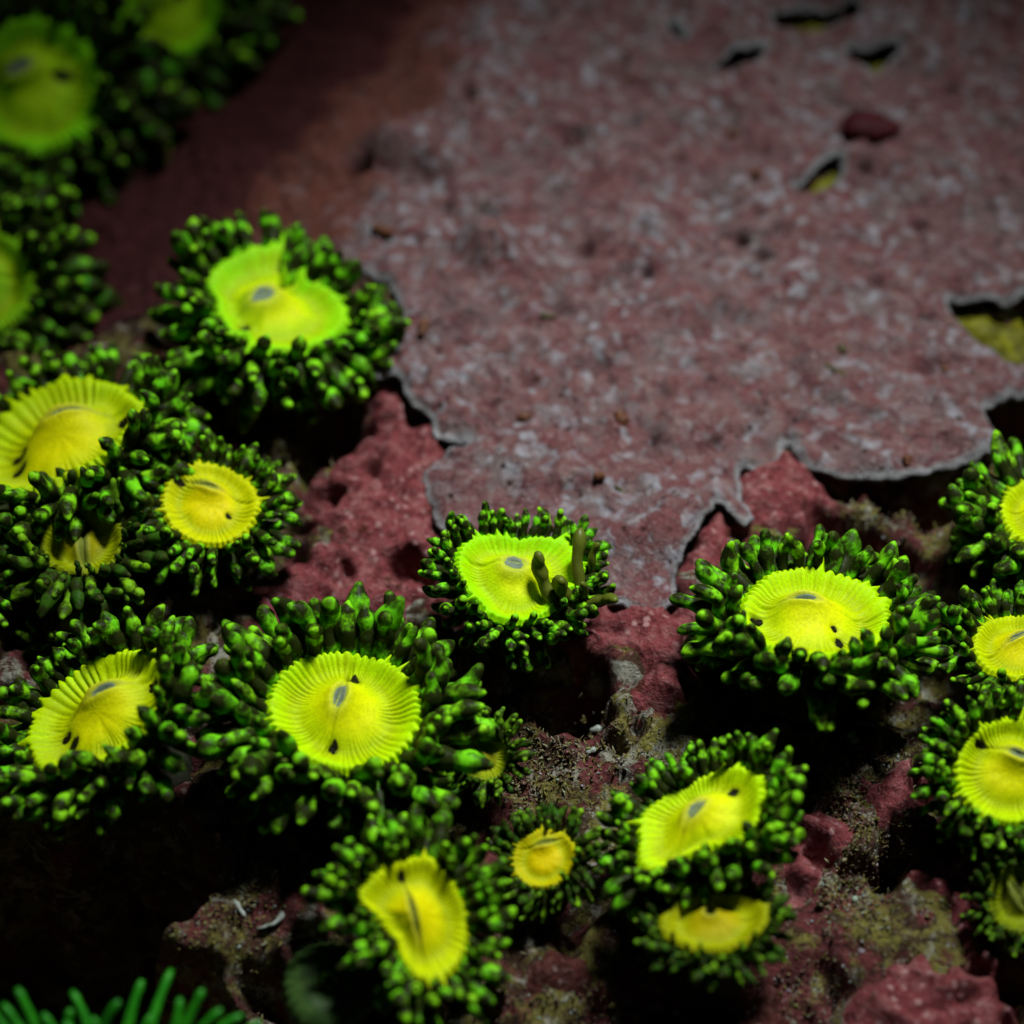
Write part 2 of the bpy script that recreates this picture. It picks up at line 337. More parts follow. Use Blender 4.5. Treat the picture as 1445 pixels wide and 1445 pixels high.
# rock sheet: fine in view, widening outside
def axis(a, b, step, far, n_out=26):
    core = np.arange(a, b, step); g = np.linspace(0, 1, n_out+1)[1:]**2.2
    return np.concatenate([a-(g*(a+far))[::-1] if a+far > 0 else core[:0], core, core[-1]+g*(far-core[-1])])
ax = axis(-44, 46, 0.30, 190); ay = axis(-46, 72, 0.34, 230)
X, Y = np.meshgrid(ax, ay)
Z = H(X, Y)
pl_in = sdf(X.ravel(), Y.ravel(), PLATE_G).reshape(X.shape)
Z = np.where(pl_in < 3, np.minimum(Z, plate_top(X, Y)-0.9-1.2*sstep(1.0, -2.0, pl_in)), Z)
nx, ny = len(ax), len(ay)
idx = np.arange(nx*ny).reshape(ny, nx)
F = np.stack([idx[:-1, :-1].ravel(), idx[:-1, 1:].ravel(), idx[1:, 1:].ravel(), idx[1:, :-1].ravel()], 1)
rock = link('rock', mesh('rock', np.stack([X.ravel(), Y.ravel(), Z.ravel()], 1), F), M_ROCK)
tag(rock, kind='structure')
from bisect import bisect
def Hs(x, y):
    """height of the rock sheet as built (bilinear)"""
    x = np.atleast_1d(np.asarray(x, float)); y = np.atleast_1d(np.asarray(y, float))
    i = np.clip(np.searchsorted(ax, x)-1, 0, nx-2); j = np.clip(np.searchsorted(ay, y)-1, 0, ny-2)
    fx = (x-ax[i])/(ax[i+1]-ax[i]); fy = (y-ay[j])/(ay[j+1]-ay[j])
    return (Z[j, i]*(1-fx)+Z[j, i+1]*fx)*(1-fy)+(Z[j+1, i]*(1-fx)+Z[j+1, i+1]*fx)*fy
def surf(px, py):
    """walk the pixel's ray to the rock sheet"""
    z = 0.0
    for _ in range(8):
        p = G(px, py, z); z = 0.5*z+0.5*float(Hs(p[0], p[1])[0])
    return G(px, py, z)

def roughen(poly, step, amp, scale, seed):
    out = []
    n = len(poly)
    for i in range(n):
        a = np.array(poly[i]); b = np.array(poly[(i+1) % n]); L = np.linalg.norm(b-a); k = max(1, int(L/step))
        nrm = np.array([b[1]-a[1], a[0]-b[0]])/(L+1e-9)
        for q in range(k):
            p = a+(b-a)*q/k
            o = amp*float(fbm(np.array(p[0]), np.array(p[1]), scale, 3, seed))
            out.append(p+nrm*o)
    return [tuple(p) for p in out]
def smooth_poly(poly, it=1):
    for _ in range(it):
        out = []
        for i in range(len(poly)):
            a = np.array(poly[i]); b = np.array(poly[(i+1) % len(poly)])
            out += [tuple(a*0.75+b*0.25), tuple(a*0.25+b*0.75)]
        poly = out
    return poly
def sheet(name, outline, holes, spacing, topf, botf, rim=0.15, subdiv=True, extra=None):
    """closed crust: top from topf(x,y,d), underside from botf, rounded rim at every margin"""
    xs = np.array([p[0] for p in outline]); ys = np.array([p[1] for p in outline])
    gx, gy = np.meshgrid(np.arange(xs.min(), xs.max(), spacing), np.arange(ys.min(), ys.max(), spacing*0.87))
    gx = gx+((np.arange(gx.shape[0]) % 2)*spacing*0.5)[:, None]
    gx = gx.ravel()+RNG.uniform(-.12, .12, gx.size)*spacing; gy = gy.ravel()+RNG.uniform(-.12, .12, gy.size)*spacing
    loops = [outline]+holes
    allseg = [s for l in loops for s in psegs(l)]
    ok = inpoly(gx, gy, outline)
    for h in holes: ok &= ~inpoly(gx, gy, h)
    gx, gy = gx[ok], gy[ok]
    ok = segdist(gx, gy, allseg) > spacing*0.45; gx, gy = gx[ok], gy[ok]
    vs_, es = [], []
    for l in loops:
        b = len(vs_); vs_ += [Vector(p) for p in l]; es += [(b+i, b+(i+1) % len(l)) for i in range(len(l))]
    vs_ += [Vector((a, b)) for a, b in zip(gx.tolist(), gy.tolist())]
    r = delaunay_2d_cdt(vs_, es, [], 0, 1e-5)
    V = np.array([(v[0], v[1]) for v in r[0]]); T = np.array(r[2])
    c = V[T].mean(1); ok = inpoly(c[:, 0], c[:, 1], outline)
    for h in holes: ok &= ~inpoly(c[:, 0], c[:, 1], h)
    T = T[ok]
    if subdiv:
        E = np.sort(np.concatenate([T[:, [0, 1]], T[:, [1, 2]], T[:, [2, 0]]]), 1)
        ue, inv = np.unique(E, axis=0, return_inverse=True); inv = inv.reshape(-1)
        mid = V[ue].mean(1); n0 = len(V); V = np.concatenate([V, mid]); m = len(T)
        a, b, c_ = inv[:m]+n0, inv[m:2*m]+n0, inv[2*m:]+n0
        T = np.concatenate([np.stack([T[:, 0], a, c_], 1), np.stack([a, T[:, 1], b], 1), np.stack([c_, b, T[:, 2]], 1), np.stack([a, b, c_], 1)])
    used = np.unique(T); remap = -np.ones(len(V), int); remap[used] = np.arange(len(used)); V = V[used]; T = remap[T]
    D2 = np.concatenate([T[:, [0, 1]], T[:, [1, 2]], T[:, [2, 0]]])
    key = np.sort(D2, 1); u, first, cnt = np.unique(key, axis=0, return_index=True, return_counts=True)
    BE = D2[first[cnt == 1]]
    d = segdist(V[:, 0], V[:, 1], allseg)
    bnd = np.unique(BE); d[bnd] = 0
    zt = topf(V[:, 0], V[:, 1], d); zb = botf(V[:, 0], V[:, 1], d, zt)
    n = len(V)
    nrm = np.zeros((n, 2)); e = V[BE[:, 1]]-V[BE[:, 0]]; on = np.stack([e[:, 1], -e[:, 0]], 1); on /= np.linalg.norm(on, axis=1)[:, None]+1e-9
    np.add.at(nrm, BE[:, 0], on); np.add.at(nrm, BE[:, 1], on); nrm /= np.linalg.norm(nrm, axis=1)[:, None]+1e-9
    ri = -np.ones(n, int); ri[bnd] = np.arange(len(bnd))
    top = np.column_stack([V, zt]); bot = np.column_stack([V, zb])
    rimv = np.column_stack([V[bnd]+nrm[bnd]*rim, (zt[bnd]*0.55+zb[bnd]*0.45)])
    P = np.concatenate([top, bot, rimv])
    a, b = BE[:, 0], BE[:, 1]; ra, rb = ri[a]+2*n, ri[b]+2*n
    faces = [tuple(t) for t in T.tolist()]+[tuple(t) for t in (T[:, ::-1]+n).tolist()]
    faces += [tuple(q) for q in np.stack([b, a, ra, rb], 1).tolist()]+[tuple(q) for q in np.stack([rb, ra, a+n, b+n], 1).tolist()]
    at = {'edge': np.concatenate([d, d, np.zeros(len(bnd))])}
    if extra: at.update({k: f(P[:, 0], P[:, 1]) for k, f in extra.items()})
    return mesh(name, P, faces, at)

po = roughen(roughen(smooth_poly(PLATE_G), 0.5, 0.22, 2.4, 60), 0.3, 0.16, 0.9, 61)
ph = [roughen(smooth_poly(h), 0.3, 0.22, 1.0, 67) for h in HOLES_G]
def p_top(x, y, d): return plate_top(x, y)-0.30*np.exp(-d/0.30)-0.45*np.exp(-d/1.6)+0.20*np.exp(-((d-0.55)/0.4)**2)
def p_zone(x, y):
    """0 pink, 0.5 rusty brown turf band, 1 dark maroon: bands of growth across the shoulder of the plate"""
    a = G(665, 0, PZ); b = G(480, 290, PZ); dx, dy = b[0]-a[0], b[1]-a[1]; L = math.hypot(dx, dy)
    q = ((x-a[0])*dy-(y-a[1])*dx)/L*-1+2.4*fbm(x, y, 4, 3, 71)
    q = np.where((y > b[1]-6) | (x < b[0]-9), q, np.maximum(q, 6))
    return np.clip(0.5*sstep(4.0, 0.0, q)+0.5*sstep(-3.0, -9.0, q), 0, 1)
pm = sheet('coralline_plate', po, ph, 0.62, p_top, lambda x, y, d, zt: zt-0.42-0.35*sstep(0, 2, d), 0.2, True, {'zone': p_zone})
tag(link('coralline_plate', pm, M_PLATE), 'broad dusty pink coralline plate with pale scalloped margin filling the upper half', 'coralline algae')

# yellow encrusting sponge seen through the openings of the plate
for k, (h, lab) in enumerate(((0, 'yellow sponge crust in the large opening at the right edge of the pink plate'), (3, 'yellow sponge crust in the opening at the top edge of the pink plate'),
                 (4, 'yellow sponge crust in the triangular opening near the top right of the pink plate'), (2, 'small yellow sponge crust in the narrow slit below the maroon lump'))):
    b = np.array(HOLES_G[h]); c = b.mean(0); sh = (b-c)*0.86+c+np.array([0.35, -0.25])
    me = sheet('sponge_crust', roughen([tuple(p) for p in sh], 0.35, 0.25, 0.8, 80+k), [], 0.5,
               lambda x, y, d: Hs(x, y)+0.9*(1-np.exp(-d/0.5))+0.15*fbm(x, y, 1.0, 2, 83), lambda x, y, d, zt: Hs(x, y)-0.2, 0.08, False)
    tag(link('sponge_crust', me, M_YELLOW), lab, 'sponge', 'yellow sponge under the plate')

# ------------------------------------------------------------------ red crusts
CRUSTS = [
    (M_RED, 'large crimson coralline crust left of the plate, between the polyps', [(535, 515), (575, 520), (640, 600), (680, 640), (690, 720), (660, 790), (600, 850), (560, 880), (430, 890), (335, 880), (300, 858), (308, 835), (350, 815), (420, 785), (475, 760), (440, 742), (424, 712), (440, 668), (500, 652), (498, 612), (520, 590), (512, 545)], 0.7),
    (M_RED, 'crimson coralline crust directly below the lower tip of the pink plate', [(770, 850), (870, 850), (950, 840), (985, 880), (1000, 930), (985, 985), (965, 1012), (925, 1020), (885, 1008), (905, 968), (866, 935), (820, 938), (785, 925), (765, 890)], 0.8),
    (M_RED, 'crimson coralline crust in the notch between plate and right polyp', [(1040, 640), (1100, 620), (1135, 655), (1165, 690), (1192, 712), (1170, 730), (1120, 745), (1050, 745), (1010, 760), (1020, 800), (985, 830), (955, 830), (970, 775), (1000, 730), (1040, 715)], 0.8),
    (M_RED, 'narrow crimson coralline strip beside the right tentacles of the lower right polyp', [(1150, 1140), (1172, 1148), (1188, 1176), (1176, 1222), (1152, 1258), (1128, 1290), (1090, 1300), (1105, 1250), (1120, 1200)], 0.7),
    (M_RED, 'small crimson coralline knob left of the right edge polyp', [(1200, 1112), (1222, 1098), (1250, 1090), (1285, 1075), (1310, 1110), (1290, 1146), (1245, 1148), (1225, 1128)], 0.8),
    (M_RED, 'crimson coralline crust in the lower right corner', [(1302, 1226), (1338, 1212), (1372, 1214), (1384, 1262), (1400, 1310), (1392, 1350), (1420, 1392), (1445, 1440), (1470, 1500), (1230, 1520), (1205, 1440), (1212, 1410), (1248, 1388), (1240, 1358), (1290, 1345), (1330, 1352), (1346, 1318), (1330, 1290), (1310, 1262), (1276, 1242)], 0.7),
    (M_RED, 'tiny pink coralline knob right of the small fuzzy olive polyp', [(722, 1048), (742, 1032), (765, 1050), (758, 1072), (728, 1078)], 1.0),
    (M_MAROON, 'dull red coralline patch at the bottom edge below the gold polyp', [(760, 1362), (800, 1348), (835, 1362), (838, 1392), (800, 1408), (755, 1400)], 0.6),
    (M_MAROON, 'dark crimson coralline patch beside the black hollow', [(222, 1098), (250, 1088), (290, 1092), (285, 1128), (262, 1142), (236, 1134)], 0.6),
    (M_MAROON, 'dark red coralline rubble at the bottom edge under the half closed polyp', [(880, 1390), (940, 1372), (1010, 1385), (1080, 1375), (1120, 1410), (1100, 1470), (900, 1480)], 0.6),
    (M_MAROON, 'red coralline rubble in the crevice below the plate at right', [(1205, 690), (1240, 682), (1290, 690), (1300, 712), (1262, 722), (1215, 712)], 0.9),
]
for k, (mt, lab, poly, th) in enumerate(CRUSTS):
    g = [tuple(surf(px, py)[:2]) for px, py in poly] if k not in (0, 1, 2) else gp(poly, -0.6)
    out = roughen(roughen(smooth_poly(g), 0.5, 0.8, 3.0, 290+k), 0.35, 0.55, 1.2, 90+k)
    def tp(x, y, d, th=th, k=k):
        return Hs(x, y)*1.0+th*(1-np.exp(-d/0.45))+0.30*fbm(x, y, 1.6, 3, 120+k)*sstep(0, 0.8, d)
    me = sheet('coralline_crust', out, [], 0.55, tp, lambda x, y, d, zt: Hs(x, y)-0.25, 0.1, True)
    tag(link('coralline_crust', me, mt), lab, 'coralline algae', 'red coralline crusts')

# ------------------------------------------------------------------ tentacle shapes (shared)
def tube(path, rad, sides=10):
    path = np.asarray(path, float); n = len(path); tg = np.gradient(path, axis=0); tg /= np.linalg.norm(tg, axis=1)[:, None]+1e-12
    ref = np.array([0, 1.0, 0]) if abs(tg[0][1]) < 0.9 else np.array([1.0, 0, 0])
    V, A = [], []; a = np.cross(ref, tg[0]); a /= np.linalg.norm(a)
    for i in range(n):
        a = a-np.dot(a, tg[i])*tg[i]; a /= np.linalg.norm(a); b = np.cross(tg[i], a)
        for k in range(sides):
            q = 2*math.pi*k/sides; V.append(path[i]+rad[i]*(math.cos(q)*a+math.sin(q)*b)); A.append(i/(n-1))
    F_ = []
    for i in range(n-1):
        for k in range(sides):
            k2 = (k+1) % sides; F_.append((i*sides+k, i*sides+k2, (i+1)*sides+k2, (i+1)*sides+k))
    F_.append(tuple(range(sides))[::-1]); F_.append(tuple((n-1)*sides+k for k in range(sides)))
    return np.array(V), F_, np.array(A)
def tentacle_mesh(seed, bend, beads, fat):
    r = random.Random(seed); n = 15
    t = 1-(1-np.linspace(0, 1, n))**1.45; ang = bend*t**1.3+0.25*np.sin(3*t+r.uniform(0, 6))*r.uniform(0.2, 1)
    x = np.concatenate([[0], np.cumsum(np.sin(ang[:-1])*np.diff(t))]); z = np.concatenate([[0], np.cumsum(np.cos(ang[:-1])*np.diff(t))])
    y = 0.08*np.sin(4*t+r.uniform(0, 6))*t
    rad = fat*(0.80+0.34*np.sin(np.pi*np.clip(t*0.95, 0, 1))**0.8-0.16*t)
    rad *= 1+0.17*np.sin(beads*2*np.pi*t+r.uniform(0, 6))*sstep(0.1, 0.4, t)
    cap = np.sqrt(np.clip(1-((t-0.80)/0.20)**2, 0, 1)); rad = np.where(t > 0.80, rad*np.maximum(cap, 0.10), rad)
    V, F_, A = tube(np.stack([x, y, z], 1), rad, 10)
    return mesh('tentacle', V, F_, {'along': A})
VARS = {}
def variants(key, mat):
    if key not in VARS:
        L = []
        for s in range(16):
            me = tentacle_mesh(s*7+hash(key) % 1 + len(VARS)*100, [-0.7, 0.3, 0.7, 1.0, 1.2, 1.5, 0.1, 0.6][s % 8], [1.6, 2.2, 2.8][s % 3], [0.122, 0.134, 0.146][(s//2) % 3]); me.materials.append(mat); L.append(me)
        VARS[key] = L
    return VARS[key]

# ------------------------------------------------------------------ polyps
def ellipse(cx, cy, a, b, deg, n=24):
    q = math.radians(deg)
    return [(cx+a*math.cos(t)*math.cos(q)-b*math.sin(t)*math.sin(q), cy+a*math.cos(t)*math.sin(q)+b*math.sin(t)*math.cos(q)) for t in np.linspace(0, 2*np.pi, n, endpoint=False)]
def make_polyp(label, c, ab, deg, h, outline=None, mouth=None, mlen=0.2, mwid=0.1, mdeg=None, spots=(), color=(0.40, 0.80, 0.0), rows=((28, 62, .50), (28, 36, .58), (28, 10, .60), (26, -14, .55)),
               tkey='green', tmat=None, extra=(), dull=False, pleats=54, pleat_amp=0.040, inward=0, closed=0.0, column=True, tscale=1.0, seed=0, mouth_grey=True, hairy=False, cap=0.54, yel=0.6):
    r = random.Random(seed+500)
    # facing: a round disc seen as this ellipse, tipped up towards the light
    a, b = ab; ca = max(cap, min(0.97, b/a)); sa = math.sqrt(1-ca*ca)
    q = math.radians(deg); mx, my = -math.sin(q), math.cos(q)
    if my > 0: mx, my = -mx, -my
    n = mx*sa*RIGHT+(-my)*sa*UPV-ca*FWD; n /= np.linalg.norm(n)
    P = G(c[0], c[1], h)
    e1 = RIGHT-np.dot(RIGHT, n)*n; e1 /= np.linalg.norm(e1); e2 = np.cross(n, e1)
    def loc(px, py):
        v = onplane(px, py, P, n)-P; return np.array([np.dot(v, e1), np.dot(v, e2)])
    pts = np.array([loc(*p) for p in (outline or ellipse(c[0], c[1], a, b, deg))])
    th = np.arctan2(pts[:, 1], pts[:, 0]); rr = np.hypot(pts[:, 0], pts[:, 1]); o = np.argsort(th); th, rr = th[o], rr[o]
    tt = np.concatenate([th-2*np.pi, th, th+2*np.pi]); rv = np.concatenate([rr]*3)
    fine = np.linspace(-np.pi, np.pi, 721)[:-1]; fr = np.interp(fine, tt, rv)
    kern = np.hanning(27 if outline is None else 15); kern /= kern.sum(); pad = len(kern)
    fr = np.convolve(np.concatenate([fr[-pad:], fr, fr[:pad]]), kern, 'same')[pad:-pad]
    def R(t): return np.interp((np.asarray(t)+np.pi) % (2*np.pi)-np.pi, np.append(fine, np.pi), np.append(fr, fr[0]))
    Rm = float(fr.mean())
    ml = loc(*mouth) if mouth else np.zeros(2)
    if mdeg is None: mdeg = deg
    mq = math.radians(mdeg); p2 = loc((mouth or c)[0]+30*math.cos(mq), (mouth or c)[1]+30*math.sin(mq)); md = p2-ml; md /= np.linalg.norm(md)
    ph = [r.uniform(0, 6.28) for _ in range(6)]
    spl = [loc(*s[:2]) for s in spots]
    def W(x, y, rho, tht):
        d = np.hypot(x-ml[0], y-ml[1])/Rm
        u = ((x-ml[0])*md[0]+(y-ml[1])*md[1])/Rm; v = (-(x-ml[0])*md[1]+(y-ml[1])*md[0])/Rm
        z = 0.24*np.exp(-((u/0.42)**2+(v/0.27)**2)**1.2)
        z = z-0.12*np.exp(-((rho-0.60)/0.20)**2)+0.06*sstep(0.7, 0.92, rho)-0.09*sstep(0.90, 1.0, rho)
        if mouth: z = z-0.11*np.exp(-((u/mlen)**2+(v/(mwid*0.7))**2))+0.035*np.exp(-((np.sqrt((u/(mlen*1.25))**2+(v/(mwid*1.4))**2)-1)/0.35)**2)
        z = z-0.055*np.exp(-(v/0.035)**2)*sstep(0.12, 0.3, np.abs(u))*sstep(1.0, 0.6, rho)
        wb = tht+0.05*np.sin(3*tht+ph[0])+0.03*np.sin(7*tht+ph[1])+0.012*np.sin(13*tht+ph[3])+0.10*np.sin(2*tht+ph[5])*(1-rho)
        amp = 0.72+0.28*np.sin(5*tht+ph[2])
        z = z+pleat_amp*1.25*amp*(np.abs(np.cos(pleats/2*wb))-0.5)*sstep(0.32, 0.85, rho)
        z = z+0.05*rho**2*np.sin(2*tht+ph[3])+0.035*rho**2*np.sin(3*tht+ph[4])+0.012*rho*np.sin(9*tht+ph[1])
        z = z+closed*(rho**2)*0.55
        for s in spl:
            z = z-0.04*np.exp(-(((x-s[0])**2+(y-s[1])**2)/(0.08*Rm)**2))
        return z*Rm
    name = 'zoanthid_polyp'
    root = bpy.data.objects.new(name, None); COL.objects.link(root); root.empty_display_size = 0.002
    M = Matrix(((e1[0], e2[0], n[0]), (e1[1], e2[1], n[1]), (e1[2], e2[2], n[2])))
    base = P-n*Rm*1.0; base = np.array([base[0]*0.7+P[0]*0.3, base[1]*0.7+P[1]*0.3, 0]); base[2] = float(Hs(base[0], base[1])[0])
    # root at the thing's base; parts built in disc space and moved by `off`
    root.location = Vector(base*S); root.rotation_euler = M.to_euler()
    off = np.array([np.dot(P-base, e1), np.dot(P-base, e2), np.dot(P-base, n)])
    tag(root, label, 'coral polyp', 'zoanthid polyps of the colony')
    # oral disc
    NA = pleats*8; rh = np.concatenate([np.linspace(0.02, 0.5, 14), np.linspace(0.54, 1.0, 20)])
    tg_, rg = np.meshgrid(np.linspace(-np.pi, np.pi, NA, endpoint=False), rh)
    wb = tg_+0.05*np.sin(3*tg_+ph[0])+0.03*np.sin(7*tg_+ph[1])+0.012*np.sin(13*tg_+ph[3])
    scal = np.abs(np.cos(pleats/2*wb))
    spk = sum(s_*np.exp(-((np.angle(np.exp(1j*(tg_-c_))))/0.030)**2) for c_, s_ in [(r.uniform(-np.pi, np.pi), r.uniform(0.05, 0.16)) for _ in range(15 if not hairy else 30)])
    edge = 1+(0.045*(scal-0.5)+spk*sstep(0.86, 1.0, rg))*sstep(0.6, 1.0, rg)
    rad = R(tg_)*rg*edge
    x = rad*np.cos(tg_); y = rad*np.sin(tg_); z = W(x, y, rg, tg_)+spk*Rm*0.55*sstep(0.88, 1.0, rg)
    nR = len(rh)
    V = [np.stack([x.ravel(), y.ravel(), z.ravel()], 1)]
    # rolled margin and underside
    for (s_, dz) in ((0.985, -0.07), (0.93, -0.14), (0.72, -0.30), (0.45, -0.45)):
        V.append(np.stack([(R(tg_[0])*s_)*np.cos(tg_[0]), (R(tg_[0])*s_)*np.sin(tg_[0]), z[-1]*(s_ > 0.9)+dz*Rm], 1))
    V = np.concatenate(V); tot = nR+4
    ii = np.arange(tot*NA).reshape(tot, NA); jn = np.roll(ii, -1, 1)
    Fq = np.stack([ii[:-1].ravel(), jn[:-1].ravel(), jn[1:].ravel(), ii[1:].ravel()], 1)[:, ::-1]
    V = np.concatenate([V, [[0, 0, float(z[0].mean())]]])
    fc = [tuple(f) for f in Fq.tolist()]+[(len(V)-1, int(k), int((k+1) % NA)) for k in range(NA)]
    rhoA = np.concatenate([rg.ravel(), np.ones(4*NA), [0]])
    stv = 0.5+0.5*noise2(np.concatenate([tg_.ravel()*22, np.zeros(4*NA+1)]), np.concatenate([rg.ravel()*1.5, np.zeros(4*NA+1)])+seed, 3)
    stA = stv*sstep(0.3, 0.7, rhoA)
    uu = ((V[:, 0]-ml[0])*md[0]+(V[:, 1]-ml[1])*md[1])/Rm; vv_ = (-(V[:, 0]-ml[0])*md[1]+(V[:, 1]-ml[1])*md[0])/Rm
    lipA = np.exp(-((uu/(mlen*1.25))**2+(vv_/(mwid*1.35))**2)**1.5) if mouth else rhoA*0
    haA = rhoA*0
    for k_, s_ in enumerate(spots):
        sz_ = (s_[2] if len(s_) > 2 else 0.07)*Rm*1.15; haA = np.maximum(haA, np.exp(-(((V[:, 0]-spl[k_][0])**2+(V[:, 1]-spl[k_][1])**2)/sz_**2)**1.5))
    me = mesh('oral_disc', V+off, fc, {'rho': rhoA, 'streak': stA, 'lip': lipA, 'halo': haA})
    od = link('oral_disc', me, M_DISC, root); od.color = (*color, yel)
    def drape(cx, cy, ll, ww, dx, lift, mat, nm, seedk, rough=0.25, slit=False):
        na, nr = 28, 7; vv = []; perp = np.array([-dx[1], dx[0]])
        for j in range(nr+1):
            for k in range(na):
                q_ = 2*math.pi*k/na; f = j/nr; w_ = 1+rough*float(fbm(np.array(math.cos(q_)*1.3+seedk), np.array(math.sin(q_)*1.3), 0.8, 2, 5))
                p_ = np.array([cx, cy])+dx*ll*f*w_*math.cos(q_)+perp*ww*f*w_*math.sin(q_)
                th_ = math.atan2(p_[1], p_[0]); rho_ = min(1, math.hypot(*p_)/float(R(th_)))
                zz = float(W(p_[0], p_[1], rho_, th_))+lift*(1-f**2)**0.5-0.03
                if slit: zz -= lift*0.8*math.exp(-((f*math.sin(q_)-0.25)/0.2)**2)*(1-f**3)
                vv.append((p_[0], p_[1], zz))
        ff = [(j*na+k, j*na+(k+1) % na, (j+1)*na+(k+1) % na, (j+1)*na+k) for j in range(nr) for k in range(na)]
        return link(nm, mesh(nm, np.array(vv)+off, [f_[::-1] for f_ in ff]), mat, root)
    if mouth: drape(ml[0], ml[1], mlen*Rm*0.9, mwid*Rm*0.8, md, 0.03*Rm, M_MOUTH if mouth_grey else M_MOUTH_OLIVE, 'mouth', seed*1.7, 0.15, True)
    for k, s in enumerate(spots):
        sz = 1.0*(s[2] if len(s) > 2 else 0.07)
        dd = spl[k]-ml; dd = dd/(np.linalg.norm(dd)+1e-9)
        drape(spl[k][0], spl[k][1], sz*Rm*1.25, sz*Rm*0.8, dd, 0.03*Rm+0.04, M_BLACK, 'dark_spot', seed+k*3.3, 0.35)
    # column down to the rock
    if column:
        na = 36; ring = []
        bl = np.array([np.dot(base-P, e1), np.dot(base-P, e2), np.dot(base-P, n)])
        dn = np.array([np.dot(np.array([0, 0, -1.0]), e) for e in (e1, e2, n)])
        for f, s_ in ((0, 0.90), (0.10, 0.80), (0.3, 0.62), (0.6, 0.52), (0.85, 0.56), (1.0, 0.70), (1.12, 0.72)):
            for k in range(na):
                q_ = 2*math.pi*k/na; rad_ = float(R(q_))*s_*(1+0.04*math.sin(7*q_+ph[0])*f)
                p_ = np.array([rad_*math.cos(q_), rad_*math.sin(q_), -0.16*Rm*min(1, f*8+0.6)])
                ff = sstep(0, 1, f*0.9); ctr = np.array([0, 0, 0])*(1-ff)+bl*f
                p_ = p_*np.array([1, 1, 1-min(1, f)])+ctr
                ring.append(p_)
        nrg = 7; fcs = [(j*na+k, (j+1)*na+k, (j+1)*na+(k+1) % na, j*na+(k+1) % na) for j in range(nrg-1) for k in range(na)]
        link('column', mesh('column', np.array(ring)+off, [f_[::-1] for f_ in fcs]), M_COLUMN, root)
    # tentacles, row by row round the margin
    vr = variants(tkey, tmat or M_TENT); brown = variants('brown', M_TENT_BROWN)
    E = np.stack([e1, e2, n], 1)
    def place(bp, dv, L, roll, mk=None, wid=1.0):
        zt = Vector(dv).normalized(); xr = Vector((0, 0, 1))-zt*zt.z
        if xr.length < 0.2: xr = Vector((-bp[0], -bp[1], 0.01))-zt*zt.dot(Vector((-bp[0], -bp[1], 0.01)))
        xr.normalize(); yr = zt.cross(xr)
        rot = Matrix((xr, yr, zt)).transposed().to_4x4() @ Matrix.Rotation(roll, 4, 'Z')
        t_ = bpy.data.objects.new('tentacle', mk or r.choice(vr)); COL.objects.link(t_); t_.parent = root
        t_.matrix_local = Matrix.Translation(Vector((np.asarray(bp)+off)*S)) @ rot @ Matrix.Diagonal((L*wid, L*wid, L, 1))
    for j, (cnt, el, ln) in enumerate(rows):
        cn = max(8, int(round(cnt*0.93)))
        for i in range(cn):
            if r.random() < 0.04: continue
            q_ = 2*math.pi*(i+0.5*(j % 2)+r.uniform(-.16, .16))/cn
            Rr = float(R(q_)); s_ = 0.985-0.015*j+r.uniform(-.03, .03)
            er = np.array([math.cos(q_), math.sin(q_), 0]); tn = np.array([-math.sin(q_), math.cos(q_), 0])
            wz = float(W(Rr*0.97*er[0], Rr*0.97*er[1], 0.97, q_))
            bp = er*Rr*s_+np.array([0, 0, wz-0.06*Rm-0.07*Rm*j])
            e_ = math.radians(el-9+inward+r.gauss(0, 8)); dv = er*math.cos(e_)+np.array([0, 0, math.sin(e_)])+tn*r.gauss(0, 0.11)
            place(bp, dv, 1.36*Rm*ln*tscale*r.uniform(0.84, 1.12), r.gauss(0, 0.45), wid=r.uniform(0.9, 1.1))
    for ex in extra:   # long brown tentacles curling over the disc: (base px, tip px, lift mm, width)
        b0 = onplane(*ex[0], P, n); t0 = onplane(*ex[1], P+n*ex[2], n)
        d3 = t0-b0; dl = np.array([np.dot(d3, e1), np.dot(d3, e2), np.dot(d3, n)]); bl_ = np.array([np.dot(b0-P, e1), np.dot(b0-P, e2), -0.05*Rm])
        L = float(np.linalg.norm(dl)); place(bl_, dl, L*1.05, r.uniform(-1, 1), brown[(3, 4, 5, 11, 12, 13)[len(ex[0])*int(ex[0][0]) % 6]], wid=1.0*(ex[3] if len(ex) > 3 else 1.0))
    return root

YG = (0.30, 0.80, 0.0); LIME = (0.22, 0.80, 0.005); GOLD = (0.62, 0.66, 0.0); GRN = (0.16, 0.72, 0.01); OLV = (0.22, 0.30, 0.005)
big = ((28, 62, .48), (28, 36, .56), (28, 10, .60), (26, -14, .55))
make_polyp('blurred green polyp with a grey mouth at the upper left edge', (50, 122), (96, 96), 0, 0, mouth=(30, 100), mlen=.22, mwid=.14, mdeg=-20, spots=((88, 104, .11),), color=(0.20, 0.85, 0.01), yel=0.42, hairy=True, pleat_amp=.06, rows=((28, 50, .5), (30, 24, .7), (30, 4, .85), (30, -14, .95)), tkey='dim', tmat=M_TENT_SHADED, seed=1)
make_polyp('blurred green polyp cut off by the top edge', (238, 8), (72, 74), 0, -1, mouth=(225, -5), spots=((254, -2, .09),), color=(0.20, 0.85, 0.01), yel=0.4, hairy=True, pleat_amp=.06, rows=((28, 50, .6), (30, 24, .85), (30, 4, 1.05), (30, -14, 1.15)), tkey='dim', tmat=M_TENT_SHADED, seed=2)
